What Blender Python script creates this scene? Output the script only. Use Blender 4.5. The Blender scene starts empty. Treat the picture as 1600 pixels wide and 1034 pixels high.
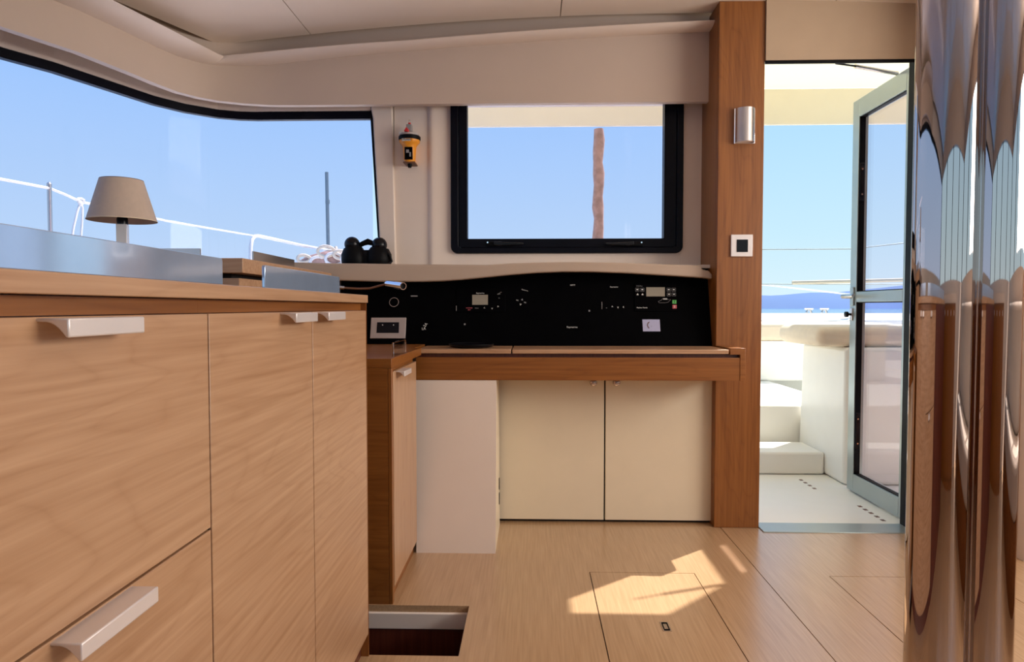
import bpy, bmesh, math, random
from mathutils import Vector, Matrix
random.seed(7)
S = bpy.context.scene
COL = S.collection

# ------------------------------------------------------------------ camera
F_PX, CX, CY = 1050.0, 800.0, 517.0
YAW, PITCH, EYE = math.radians(1.63), math.radians(2.02), 0.9
cam = bpy.data.cameras.new('camera'); camo = bpy.data.objects.new('camera', cam); COL.objects.link(camo)
cam.sensor_width = 36.0; cam.lens = F_PX / 1600 * 36.0; cam.clip_start = 0.02; cam.clip_end = 5000
camo.location = (0, 0, EYE); camo.rotation_euler = (math.pi / 2 - PITCH, 0, YAW)
S.camera = camo
# ------------------------------------------------------------------ world, sun, exposure
W = bpy.data.worlds.new('world'); S.world = W; W.use_nodes = True
nt = W.node_tree; nt.nodes.clear()
wo = nt.nodes.new('ShaderNodeOutputWorld'); bg = nt.nodes.new('ShaderNodeBackground')
tc = nt.nodes.new('ShaderNodeTexCoord'); sx = nt.nodes.new('ShaderNodeSeparateXYZ'); rp = nt.nodes.new('ShaderNodeValToRGB')
nt.links.new(tc.outputs['Generated'], sx.inputs[0]); nt.links.new(sx.outputs['Z'], rp.inputs[0])
nt.links.new(rp.outputs[0], bg.inputs[0]); nt.links.new(bg.outputs[0], wo.inputs[0])
cr = rp.color_ramp; cr.elements[0].position = 0.0; cr.elements[0].color = (.74, .93, 1.0, 1)
cr.elements[1].position = 1.0; cr.elements[1].color = (.40, .60, .95, 1)
for p, c in ((.10, (.60, .86, 1.0)), (.27, (.45, .75, 1.04)), (.36, (.385, .655, 1.03)), (.5, (.36, .62, 1.0))):
    e = cr.elements.new(p); e.color = (*c, 1)
bg.inputs[1].default_value = 0.98
SUN_TO = Vector((.414, .354, .839)).normalized()
sun = bpy.data.lights.new('sun', 'SUN'); suno = bpy.data.objects.new('sun', sun); COL.objects.link(suno)
sun.energy = 7.5; sun.angle = math.radians(.6); sun.color = (1.0, .95, .88)
suno.rotation_euler = SUN_TO.to_track_quat('Z', 'Y').to_euler()
def area(name, loc, aim, sx_, sy_, energy, col):
    l = bpy.data.lights.new(name, 'AREA'); l.shape = 'RECTANGLE'; l.size = sx_; l.size_y = sy_; l.energy = energy; l.color = col
    o = bpy.data.objects.new(name, l); COL.objects.link(o); o.location = loc
    o.rotation_euler = (Vector(loc) - Vector(aim)).to_track_quat('Z', 'Y').to_euler()
area('side_fill', (2.52, 1.15, 1.43), (-.4, 1.1, 1.65), 2.3, .64, 58, (1, .90, .81))  # added fill lamp just inside the unseen right-hand window
vs = S.view_settings
vs.view_transform = 'Standard'; vs.look = 'None'; vs.exposure = 0.03; vs.gamma = 1.0; vs.use_curve_mapping = False

# ------------------------------------------------------------------ pixel helpers (photo pixel -> point on a plane of the place)
CM = Matrix.Rotation(YAW, 3, 'Z') @ Matrix.Rotation(math.pi / 2 - PITCH, 3, 'X')
def ray(px, py): return CM @ Vector(((px - CX) / F_PX, -(py - CY) / F_PX, -1.0))
def at(px, py, Y):
    d = ray(px, py); t = Y / d.y; return Vector((d.x * t, Y, EYE + d.z * t))
def atx(px, py, X):
    d = ray(px, py); t = X / d.x; return Vector((X, d.y * t, EYE + d.z * t))
def atz(px, py, Z):
    d = ray(px, py); t = (Z - EYE) / d.z; return Vector((d.x * t, d.y * t, Z))

# ------------------------------------------------------------------ materials
M = {}
def new_mat(name):
    m = bpy.data.materials.new(name); m.use_nodes = True; M[name] = m
    return m, m.node_tree, m.node_tree.nodes['Principled BSDF']
def plain(name, col, rough=.5, metal=0.0, var=.05, scale=12.0, coat=0.0, spec=.5, bump=0.0):
    m, t, b = new_mat(name)
    b.inputs['Roughness'].default_value = rough; b.inputs['Metallic'].default_value = metal
    b.inputs['Coat Weight'].default_value = coat; b.inputs['Specular IOR Level'].default_value = spec
    c = t.nodes.new('ShaderNodeTexCoord'); n = t.nodes.new('ShaderNodeTexNoise'); r = t.nodes.new('ShaderNodeValToRGB')
    n.inputs['Scale'].default_value = scale; n.inputs['Detail'].default_value = 4
    t.links.new(c.outputs['Object'], n.inputs['Vector']); t.links.new(n.outputs[0], r.inputs[0]); t.links.new(r.outputs[0], b.inputs['Base Color'])
    r.color_ramp.elements[0].position = .3; r.color_ramp.elements[1].position = .7
    r.color_ramp.elements[0].color = (*[v * (1 - var) for v in col], 1); r.color_ramp.elements[1].color = (*[min(1, v * (1 + var)) for v in col], 1)
    if bump:
        bp = t.nodes.new('ShaderNodeBump'); bp.inputs['Strength'].default_value = bump; bp.inputs['Distance'].default_value = .002
        t.links.new(n.outputs[0], bp.inputs['Height']); t.links.new(bp.outputs[0], b.inputs['Normal'])
    return m
def wood(name, axis, light, dark, rough=.38, fine=110.0, broad=6.0, mixv=.14, coat=.35):
    m, t, b = new_mat(name)
    L = t.links.new; N = t.nodes.new
    b.inputs['Roughness'].default_value = rough; b.inputs['Coat Weight'].default_value = coat; b.inputs['Coat Roughness'].default_value = .25
    c = N('ShaderNodeTexCoord')
    def mapped(s, along):
        mp = N('ShaderNodeMapping'); v = [s, s, s]; v['XYZ'.index(axis)] = along; mp.inputs['Scale'].default_value = v
        L(c.outputs['Object'], mp.inputs['Vector']); return mp
    m1 = mapped(fine, fine * .03); n1 = N('ShaderNodeTexNoise'); n1.inputs['Scale'].default_value = 1; n1.inputs['Detail'].default_value = 5
    n1.inputs['Roughness'].default_value = .5; L(m1.outputs[0], n1.inputs['Vector'])
    m2 = mapped(broad, broad * .16); n2 = N('ShaderNodeTexNoise'); n2.inputs['Scale'].default_value = 1; n2.inputs['Detail'].default_value = 2
    n2.inputs['Distortion'].default_value = .6; L(m2.outputs[0], n2.inputs['Vector'])
    # rings cut from the broad noise give the flame figure
    mu = N('ShaderNodeMath'); mu.operation = 'MULTIPLY'; mu.inputs[1].default_value = 44; L(n2.outputs[0], mu.inputs[0])
    sn = N('ShaderNodeMath'); sn.operation = 'SINE'; L(mu.outputs[0], sn.inputs[0])
    ab = N('ShaderNodeMath'); ab.operation = 'ABSOLUTE'; L(sn.outputs[0], ab.inputs[0])
    iv = N('ShaderNodeMath'); iv.operation = 'SUBTRACT'; iv.inputs[0].default_value = 1.0; L(ab.outputs[0], iv.inputs[1])
    pw = N('ShaderNodeMath'); pw.operation = 'POWER'; pw.inputs[1].default_value = 3.0; L(iv.outputs[0], pw.inputs[0])
    ma = N('ShaderNodeMath'); ma.operation = 'MULTIPLY_ADD'; ma.inputs[1].default_value = -mixv; L(pw.outputs[0], ma.inputs[0]); L(n1.outputs[0], ma.inputs[2])
    ad = N('ShaderNodeMath'); ad.operation = 'MULTIPLY_ADD'; ad.inputs[1].default_value = .25; L(n2.outputs[0], ad.inputs[0]); L(ma.outputs[0], ad.inputs[2])
    r = N('ShaderNodeValToRGB'); r.color_ramp.elements[0].position = .30; r.color_ramp.elements[1].position = .84
    r.color_ramp.elements[0].color = (*dark, 1); r.color_ramp.elements[1].color = (*light, 1)
    L(ad.outputs[0], r.inputs[0]); L(r.outputs[0], b.inputs['Base Color'])
    bp = N('ShaderNodeBump'); bp.inputs['Strength'].default_value = .12; bp.inputs['Distance'].default_value = .0008
    L(n1.outputs[0], bp.inputs['Height']); L(bp.outputs[0], b.inputs['Normal'])
    return m
def glass(name, tint, refl=.06, rough=.0):
    m = bpy.data.materials.new(name); m.use_nodes = True; M[name] = m
    t = m.node_tree; t.nodes.clear(); N = t.nodes.new; L = t.links.new
    o = N('ShaderNodeOutputMaterial'); mx = N('ShaderNodeMixShader'); tr = N('ShaderNodeBsdfTransparent'); gl = N('ShaderNodeBsdfGlossy')
    lw = N('ShaderNodeLayerWeight'); lw.inputs[0].default_value = .5
    fr = N('ShaderNodeMath'); fr.operation = 'POWER'; fr.inputs[1].default_value = 5; L(lw.outputs['Facing'], fr.inputs[0])
    ad = N('ShaderNodeMath'); ad.operation = 'MULTIPLY_ADD'; ad.inputs[1].default_value = .7; ad.inputs[2].default_value = refl * .5
    tr.inputs[0].default_value = (*tint, 1); gl.inputs[1].default_value = rough
    L(fr.outputs[0], ad.inputs[0]); L(ad.outputs[0], mx.inputs[0]); L(tr.outputs[0], mx.inputs[1]); L(gl.outputs[0], mx.inputs[2]); L(mx.outputs[0], o.inputs[0])
    return m
OAK_SHADE_L, OAK_SHADE_D = (.31, .112, .022), (.185, .058, .008)  # shaded copy of the oak: darkness of the shade put into the colour
OAK_LIT_L, OAK_LIT_D = (.55, .335, .195), (.39, .21, .105)  # lit copy of the same oak: paler, with light and sheen in the colour
wood('oak_shade_x', 'X', OAK_SHADE_L, OAK_SHADE_D, coat=.05); wood('oak_shade_y', 'Y', OAK_SHADE_L, OAK_SHADE_D, coat=.05); wood('oak_shade_z', 'Z', OAK_SHADE_L, OAK_SHADE_D, coat=.05)
wood('oak_lit_y', 'Y', OAK_LIT_L, OAK_LIT_D); wood('oak_lit_z', 'Z', OAK_LIT_L, OAK_LIT_D); wood('oak_lit_x', 'X', OAK_LIT_L, OAK_LIT_D)
wood('floor_wood', 'Y', (.56, .365, .205), (.41, .25, .125), rough=.3, fine=170, broad=5, mixv=.03, coat=.9)
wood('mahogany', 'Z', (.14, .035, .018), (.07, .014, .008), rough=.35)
plain('gelcoat', (.80, .77, .72), .3, var=.01)
plain('white_lacquer', (.84, .73, .54), .35, var=.015)
plain('liner', (.58, .465, .375), .6, var=.02, scale=5)
plain('headliner', (.88, .77, .66), .3, var=.015, scale=4, coat=.6)
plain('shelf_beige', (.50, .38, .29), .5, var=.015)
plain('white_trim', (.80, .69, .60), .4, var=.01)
plain('panel_black', (.0015, .0015, .002), .5, var=.2, spec=.02)
plain('black_rubber', (.003, .003, .004), .5, var=.2, spec=.12)
plain('black_frame', (.003, .003, .007), .35, var=.2, spec=.12)
plain('black_plastic', (.004, .004, .007), .25, var=.2, spec=.25)
plain('alu', (.80, .74, .72), .35, metal=.35, var=.02)
plain('steel', (.86, .87, .9), .08, metal=1, var=.02)
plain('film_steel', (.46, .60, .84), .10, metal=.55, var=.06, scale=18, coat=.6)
plain('header_tan', (.48, .355, .235), .55, var=.02)
plain('hardtop_cream', (.86, .80, .64), .4, var=.01)
plain('brushed', (.62, .58, .55), .25, metal=1, var=.04)
plain('chrome', (.52, .455, .43), .025, metal=1, var=.01, scale=3)
plain('door_alu', (.40, .47, .47), .3, metal=.5, var=.02)
plain('shade_cloth', (.60, .48, .39), .8, var=.03, scale=60)
plain('leather_brown', (.16, .07, .035), .5, var=.1)
plain('beacon_orange', (.85, .33, .02), .4, var=.05)
plain('red_plastic', (.55, .02, .02), .4)
plain('clear_plastic', (.55, .5, .48), .2)
plain('lcd', (.30, .27, .21), .3, var=.03)
plain('lilac_sticker', (.42, .42, .60), .6, var=.02)
plain('print_white', (.75, .75, .72), .6)
plain('print_grey', (.28, .27, .27), .6)
plain('print_red', (.6, .12, .14), .6)
plain('print_green', (.12, .5, .12), .6)
plain('bronze_plate', (.46, .40, .38), .4, metal=.3, var=.03)
plain('rope_white', (.85, .83, .78), .8, var=.05, scale=80)
plain('cushion', (.78, .66, .50), .75, var=.03, scale=30)
plain('canvas_brown', (.44, .28, .23), .85, var=.25, scale=25, bump=.5)
plain('grey_metal', (.30, .34, .34), .4, metal=.6)
plain('teak_pole', (.55, .47, .34), .6)
plain('sofa_cloth', (.60, .54, .48), .8)
plain('sea_water', (.03, .16, .34), .15, var=.2, scale=.05)
plain('hill_haze', (.085, .16, .34), .9, var=.12, scale=.004)  # distance haze mixed into the hill colour
plain('deck_gelcoat', (.92, .90, .82), .35, var=.01)
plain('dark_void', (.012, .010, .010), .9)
glass('window_glass', (.90, .885, .985), .018)
glass('door_glass', (.955, .93, .985), .07)
glass('acrylic', (.88, .86, .85), .09)

m_, t_, b_ = new_mat('bimini_canvas')
tl = t_.nodes.new('ShaderNodeBsdfTranslucent'); tl.inputs[0].default_value = (.92, .86, .68, 1); b_.inputs['Base Color'].default_value = (.86, .80, .64, 1); b_.inputs['Roughness'].default_value = .8
mx_ = t_.nodes.new('ShaderNodeMixShader'); mx_.inputs[0].default_value = .75
t_.links.new(b_.outputs[0], mx_.inputs[1]); t_.links.new(tl.outputs[0], mx_.inputs[2]); t_.links.new(mx_.outputs[0], t_.nodes['Material Output'].inputs[0])

# ------------------------------------------------------------------ mesh helpers
class MB:
    def __init__(s): s.v = []; s.f = []
    def add(s, vs_, fs): o = len(s.v); s.v += [tuple(v) for v in vs_]; s.f += [tuple(i + o for i in f) for f in fs]; return s
    def box(s, x0, x1, y0, y1, z0, z1):
        vs_ = [(x, y, z) for z in (z0, z1) for y in (y0, y1) for x in (x0, x1)]
        return s.add(vs_, [(0, 2, 3, 1), (4, 5, 7, 6), (0, 1, 5, 4), (2, 6, 7, 3), (0, 4, 6, 2), (1, 3, 7, 5)])
    def prism(s, poly, a, b, axis='Z'):
        """poly of 2-D points; axis Z: (x,y), axis Y: (x,z), axis X: (y,z)"""
        def P(u, v, w): return {'Z': (u, v, w), 'Y': (u, w, v), 'X': (w, u, v)}[axis]
        n = len(poly)
        return s.add([P(u, v, a) for u, v in poly] + [P(u, v, b) for u, v in poly],
                     [tuple(range(n - 1, -1, -1)), tuple(range(n, 2 * n))] + [(i, (i + 1) % n, n + (i + 1) % n, n + i) for i in range(n)])
    def hull8(s, a, b):   # two quads of four points each
        return s.add(list(a) + list(b), [(3, 2, 1, 0), (4, 5, 6, 7), (0, 1, 5, 4), (1, 2, 6, 5), (2, 3, 7, 6), (3, 0, 4, 7)])
    def tube(s, pts, r, n=10, caps=True):
        pts = [Vector(p) for p in pts]; rs = r if isinstance(r, (list, tuple)) else [r] * len(pts)
        up = None; rings = []
        for i, p in enumerate(pts):
            d = (pts[min(i + 1, len(pts) - 1)] - pts[max(i - 1, 0)]).normalized()
            if up is None: up = Vector((0, 0, 1)) if abs(d.z) < .9 else Vector((1, 0, 0))
            a = d.cross(up).normalized(); up = a.cross(d).normalized()
            rings.append([p + (a * math.cos(2 * math.pi * k / n) + up * math.sin(2 * math.pi * k / n)) * rs[i] for k in range(n)])
        fs = [(i * n + k, i * n + (k + 1) % n, (i + 1) * n + (k + 1) % n, (i + 1) * n + k) for i in range(len(pts) - 1) for k in range(n)]
        if caps: fs += [tuple(range(n - 1, -1, -1)), tuple(range((len(pts) - 1) * n, len(pts) * n))]
        return s.add([v for rg in rings for v in rg], fs)
    def lathe(s, prof, c, n=28, axis=(0, 0, 1), caps=True):
        """prof: list of (radius, height along axis) from point c"""
        c = Vector(c); ax = Vector(axis).normalized()
        a = ax.orthogonal().normalized(); b = ax.cross(a)
        vs_ = [c + ax * h + (a * math.cos(2 * math.pi * k / n) + b * math.sin(2 * math.pi * k / n)) * max(r, 1e-4) for r, h in prof for k in range(n)]
        fs = [(i * n + k, i * n + (k + 1) % n, (i + 1) * n + (k + 1) % n, (i + 1) * n + k) for i in range(len(prof) - 1) for k in range(n)]
        if caps: fs += [tuple(range(n - 1, -1, -1)), tuple(range((len(prof) - 1) * n, len(prof) * n))]
        return s.add(vs_, fs)
    def ribbon(s, path, z0, z1, th, inner=0.0):
        a = offset(path, inner); b = offset(path, inner + th)
        return s.prism(a + b[::-1], z0, z1)
def offset(path, d):
    """offset an open plan path to its left-hand side by d (outward for the cabin walls, drawn front to aft)"""
    P = [Vector((p[0], p[1])) for p in path]; out = []
    for i, p in enumerate(P):
        t = Vector((0, 0))
        if i > 0: t += (P[i] - P[i - 1]).normalized()
        if i < len(P) - 1: t += (P[i + 1] - P[i]).normalized()
        t.normalize(); n = Vector((-t.y, t.x)); out.append((p.x + n.x * d, p.y + n.y * d))
    return out
def build(name, mb, mat, parent=None, bevel=0.0, seg=2, smooth=False):
    me = bpy.data.meshes.new(name); me.from_pydata(mb.v, [], mb.f)
    bm = bmesh.new(); bm.from_mesh(me); bmesh.ops.recalc_face_normals(bm, faces=bm.faces); bm.to_mesh(me); bm.free()
    me.materials.append(M[mat]); o = bpy.data.objects.new(name, me); COL.objects.link(o)
    if smooth or bevel:
        me.polygons.foreach_set('use_smooth', [True] * len(me.polygons))
        me.set_sharp_from_angle(angle=math.radians(40))
    if bevel:
        b = o.modifiers.new('bevel', 'BEVEL'); b.width = bevel; b.segments = seg; b.limit_method = 'ANGLE'; b.angle_limit = math.radians(40)
    if parent is not None: attach(o, parent)
    return o
def attach(o, parent):
    o.parent = parent
    w = Vector((0, 0, 0)); p = parent
    while p is not None: w += p.location; p = p.parent
    o.location = o.location - w
def tag(o, label, cat, group=None):
    o['label'] = label; o['category'] = cat
    if group: o['group'] = group
    return o
def thing(name, label, cat, loc, group=None):
    o = bpy.data.objects.new(name, None); COL.objects.link(o); o.location = loc; o.empty_display_size = .05
    return tag(o, label, cat, group)
def struct(o, label=None):
    o['kind'] = 'structure'
    if label: o['label'] = label
    return o
def sroot(name, loc=(0, 0, 0), label=None):
    o = bpy.data.objects.new(name, None); COL.objects.link(o); o.location = loc; return struct(o, label)
def bx(*a): return MB().box(*a)
def text(name, body, size, loc, mat, parent, rot=(math.pi / 2, 0, 0), align='CENTER'):
    c = bpy.data.curves.new(name, 'FONT'); c.body = body; c.size = size; c.align_x = align; c.align_y = 'CENTER'; c.extrude = .0002
    c.materials.append(M[mat]); tmp = bpy.data.objects.new('tmp', c); me = bpy.data.meshes.new_from_object(tmp); bpy.data.objects.remove(tmp); bpy.data.curves.remove(c); me.name = name
    o = bpy.data.objects.new(name, me); COL.objects.link(o); o.location = loc; o.rotation_euler = rot
    attach(o, parent); return o

# ================================================================== SETTING
WALL = 3.0        # aft wall
FACE = -.418      # galley front plane
WIN = [(-2.45, -2.3), (-2.30, .55), (-1.90, 1.82), (-1.772, 2.242), (-1.697, 2.375), (-1.63, 2.555), (-1.553, 2.764), (-1.482, 2.872), (-1.381, 2.959), (-1.30, 2.99), (-1.228, 3.0), (-1.0, 3.0), (-.715, 3.0)]
VAL = [(-2.25, .55), (-1.80, 1.60), (-1.635, 2.069), (-1.539, 2.276), (-1.484, 2.474), (-1.455, 2.60), (-1.423, 2.700), (-1.375, 2.77), (-1.315, 2.820), (-1.223, 2.860), (-1.12, 2.885), (-1.0, 2.89), (.758, 2.89)]

# floor
fl = sroot('floor', (0, 0, 0), 'pale oak cabin sole laid in long panels')
g = .0015
def fpanel(poly): return build('floor_panel', MB().prism(poly, -.02, 0), 'floor_wood', fl)
HX, HY = atz(733, 947, 0).x, atz(650, 945.5, 0).y
fpanel([(-2.45, HY), (HX, HY), (HX, -2.3), (.2 - g, -2.3), (.2 - g, 2.262 + g), (.553 + g, 2.262 + g), (.553 + g, -2.3), (.775 - g, -2.3), (.775 - g, 3.06), (-2.45, 3.06)])
hp = fpanel([(.2 + g, -2.3), (.553 - g, -2.3), (.553 - g, 2.262 - g), (.2 + g, 2.262 - g)])
fpanel([(.775 + g, -2.3), (1.0 - g, -2.3), (1.0 - g, 2.25 + g), (1.5 + g, 2.25 + g), (1.5 + g, -2.3), (2.7, -2.3), (2.7, 2.78), (.775 + g, 2.78)])
fpanel([(1.0 + g, -2.3), (1.5 - g, -2.3), (1.5 - g, 2.25 - g), (1.0 + g, 2.25 - g)])
fpanel([(-2.45, -2.3), (HX, -2.3), (HX, 1.70), (-2.45, 1.70)])
build('subfloor', MB().box(-.15, 2.7, -2.3, 3.06, -.06, -.0215).box(-2.45, -.15, 2.07, 3.06, -.06, -.0215).box(-2.45, -.15, -2.3, 1.66, -.06, -.0215), 'dark_void', fl)
# lifting ring of the hatch panel
c = atz(1040, 979, 0); ring = MB()
ring.prism([(c.x - .012, c.y - .028), (c.x + .012, c.y - .028), (c.x + .012, c.y + .028), (c.x - .012, c.y + .028)], .0, .0012)
pr = build('pull_plate', ring, 'brushed', hp)
rr = MB(); rr.tube([(c.x - .007, c.y - .02, .002), (c.x - .007, c.y + .02, .002), (c.x + .007, c.y + .02, .002), (c.x + .007, c.y - .02, .002), (c.x - .007, c.y - .02, .002)], .0016, 6)
build('pull_ring', rr, 'black_rubber', hp)
# stairwell down to the hull
sw = sroot('wall_stairwell', (-.8, 1.87, 0), 'dark red wooden stairwell below the cabin sole')
build('well_panel', bx(-2.4, HX + .02, HY, HY + .03, -1.2, -.072), 'mahogany', sw)
build('well_panel', bx(HX, HX + .02, 1.66, HY, -1.2, -.072), 'mahogany', sw)
build('well_panel', bx(-2.4, HX + .02, 1.64, 1.67, -1.2, -.072), 'mahogany', sw)
build('well_tread', bx(-2.4, HX + .02, 1.64, HY + .03, -1.24, -1.2), 'mahogany', sw)
struct(build('trim_stairwell', MB().box(-2.4, HX, HY - .006, HY + .04, -.072, -.0205).box(HX - .006, HX + .04, 1.67, HY, -.072, -.0205), 'white_trim', bevel=.004), 'white lip round the stairwell opening')

# side and aft walls
wl = sroot('wall_left', (-2.0, 1.5, 0), 'cream moulded cabin side wrapping round the corner')
build('lower_wall', MB().ribbon(WIN, 0.0, 1.085, .06), 'white_trim', wl)
build('upper_wall', MB().ribbon(WIN, 1.771, 2.26, .06), 'white_trim', wl)
wa = sroot('wall_aft', (.0, WALL, 0), 'cream aft cabin wall with a raised window frame')
build('lower_wall', bx(-.72, .78, WALL, WALL + .06, 0, 1.085), 'white_trim', wa)
build('upper_wall', bx(-.72, .78, WALL, WALL + .06, 1.80, 2.26), 'white_trim', wa)
e0, e1 = at(583, 187, WALL).x, at(594.5, 378, WALL).x
eb = e1 + (e1 - e0) * .12
build('window_post', MB().prism([(e0 - .008, 1.78), (e0 + .001, 1.737), (eb, 1.085), (-.602, 1.085), (-.615, 1.80), (e0 - .008, 1.80)], WALL - .012, WALL + .06, 'Y'), 'white_trim', wa, bevel=.006)
build('wall_panel', bx(-.61, -.40, WALL + .004, WALL + .06, 1.085, 1.80), 'white_trim', wa)
build('wall_panel', MB().prism([(-.462, WALL + .004), (-.448, WALL - .008), (-.435, WALL - .010), (-.422, WALL - .006), (-.34, WALL - .004), (-.34, WALL + .06), (-.462, WALL + .06)], 1.085, 1.80), 'white_trim', wa, smooth=True)
build('wall_panel', bx(-.35, .66, WALL - .004, WALL + .06, 1.085, 1.165), 'white_trim', wa, bevel=.004)
build('wall_panel', bx(.655, .772, WALL - .004, WALL + .06, 1.085, 1.80), 'white_trim', wa, bevel=.004)
# wrap-round side window
w1 = sroot('window_1', (-1.6, 2.6, 1.09), 'long tinted window wrapping round the cabin corner')
gp = offset(WIN, .030)
build('pane', MB().ribbon(WIN, 1.075, 1.775, .006, .028), 'window_glass', w1, smooth=True)
build('black_band', MB().ribbon(WIN, 1.737, 1.773, .026, .0), 'black_frame', w1, smooth=True)
build('black_edge', MB().prism([(e0 - .014, 1.775), (e0 + .002, 1.775), (eb + .006, 1.08), (eb - .008, 1.08)], WALL + .0, WALL + .03, 'Y'), 'black_frame', w1)
# opening aft window
w2 = sroot('window_2', (.157, WALL, 1.14), 'black framed opening window over the chart table')
A, B = at(705, 300, WALL).x, at(1066, 300, WALL).x; C_ = at(880, 396, WALL).z
def frame2(o0, i0, zt, zb_o, zb_i, o1, i1): return None
fo = MB()
x0, x1, z0, z1 = A, B, C_, 1.80; xi0, xi1, zi0 = at(717, 300, WALL).x, at(1056, 300, WALL).x, at(880, 387, WALL).z
def uframe(x0, x1, z0, xi0, xi1, zi0, ztop, y0, y1, r, ri):
    def corner(cx, cz, r, a0, a1, n=6): return [(cx + r * math.cos(a0 + (a1 - a0) * k / n), cz + r * math.sin(a0 + (a1 - a0) * k / n)) for k in range(n + 1)]
    out = [(x0, ztop)] + corner(x0 + r, z0 + r, r, math.pi, 1.5 * math.pi) + corner(x1 - r, z0 + r, r, 1.5 * math.pi, 2 * math.pi) + [(x1, ztop)]
    inn = [(xi0, ztop)] + corner(xi0 + ri, zi0 + ri, ri, math.pi, 1.5 * math.pi) + corner(xi1 - ri, zi0 + ri, ri, 1.5 * math.pi, 2 * math.pi) + [(xi1, ztop)]
    n = len(out); m = MB()
    for y in (y0, y1): m.v += [(u, y, v) for u, v in out] + [(u, y, v) for u, v in inn]
    for i in range(n - 1):
        m.f += [(i, i + 1, n + i + 1, n + i), (2 * n + i, 3 * n + i, 3 * n + i + 1, 2 * n + i + 1), (i, 2 * n + i, 2 * n + i + 1, i + 1), (n + i, n + i + 1, 3 * n + i + 1, 3 * n + i)]
    return m
build('window_frame', uframe(x0, x1, z0, xi0, xi1, zi0, z1, WALL - .022, WALL + .06, .03, .012), 'black_frame', w2, bevel=.003)
xg0, xg1, zg0 = at(730.5, 300, WALL).x, at(1037, 300, WALL).x, at(880, 373, WALL).z
build('sash', uframe(xi0 + .001, xi1 - .001, zi0 + .001, xg0, xg1, zg0, z1, WALL - .012, WALL + .04, .012, .004), 'black_frame', w2, bevel=.002)
build('pane', bx(xg0 - .01, xg1 + .01, WALL + .015, WALL + .021, zg0 - .01, 1.80), 'window_glass', w2)
for s, (pa, pb, pp) in ((1, (772, 818, 760)), (-1, (990, 945, 1004))):
    a_, b_, c_ = at(pa, 380, WALL - .02), at(pb, 381, WALL - .02), at(pp, 379, WALL - .02)
    hb = build('latch', MB().prism([(a_.x, a_.z + .006), (b_.x, b_.z + .002), (b_.x, b_.z - .006), (a_.x + s * .02, a_.z - .012), (a_.x, a_.z - .01)], WALL - .045, WALL - .028, 'Y'), 'black_plastic', w2, bevel=.003)
    build('latch_base', MB().box(min(c_.x, a_.x + s * .03), max(c_.x, a_.x + s * .03), WALL - .030, WALL - .012, a_.z - .012, a_.z + .006), 'black_rubber', hb, bevel=.002)
    build('screw', MB().lathe([(.0035, 0), (.0035, .002)], (c_.x + s * .006, WALL - .030, c_.z), 10, (0, -1, 0)), 'steel', hb)

# valance, light-trough moulding, ceiling
build_v = struct(build('trim_valance', MB().ribbon(VAL, 1.767, 2.16, .03), 'liner', smooth=True), 'beige padded valance above the windows')
def lip_z(x): return 2.059 - .030 * (.75 - x) - .017 * (.75 - x) ** 2
def zc(x): return 2.118 - .030 * (x - .6) ** 2
o0, o1, o2 = offset(VAL, 0), offset(VAL, -.055), offset(VAL, -.085)
def dense(p, n=6): return [(p[i][0] + (p[i + 1][0] - p[i][0]) * k / n, p[i][1] + (p[i + 1][1] - p[i][1]) * k / n) for i in range(len(p) - 1) for k in range(n)] + [p[-1]]
VD = dense(VAL, 8)
# split the moulding at the corner mitre
im = min(range(len(VD)), key=lambda i: (VD[i][0] + 1.34) ** 2 + (VD[i][1] - 2.80) ** 2)
def lz(x): return lip_z(max(x, -1.36)) - .009 * min(1, max(0, (-.9 - x) / .45))
MI = [(-1.88, .55), (-1.28, 2.80), (.758, 2.805)]     # inner edge: two straight runs meeting in a mitre
def mould(i0, i1, name, a, b):
    prof = [(0.0, -.002), (.35, -.005), (.66, -.003), (.90, .003), (1.0, .009), (.96, .013), (.68, .011), (.34, .009), (0.0, .009)]
    m = MB(); n = len(prof); idx = list(range(i0, i1 + 1))
    L0 = [0.0]
    for i in idx[1:]: L0.append(L0[-1] + (Vector(VD[i]) - Vector(VD[i - 1])).length)
    for q, i in enumerate(idx):
        u = L0[q] / L0[-1]; ix, iy = a[0] + (b[0] - a[0]) * u, a[1] + (b[1] - a[1]) * u
        for t, h in prof:
            x, y = VD[i][0] + (ix - VD[i][0]) * t, VD[i][1] + (iy - VD[i][1]) * t
            m.v.append((x, y, lz(VD[i][0]) + h + t * .021 * min(1, max(0, (-.55 - VD[i][0]) / .75))))
    for j in range(len(idx) - 1):
        for k in range(n): m.f.append((j * n + k, j * n + (k + 1) % n, (j + 1) * n + (k + 1) % n, (j + 1) * n + k))
    m.f += [tuple(range(n)), tuple(range((len(idx) - 1) * n, len(idx) * n))]
    return build(name, m, 'white_trim', cm, smooth=True)
cm = sroot('trim_cornice', (0, 2.85, 1.95), 'cream light-trough moulding under the cabin ceiling')
mould(0, im, 'cornice_length', MI[0], MI[1]); mould(im, len(VD) - 1, 'cornice_length', MI[1], MI[2])
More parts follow.
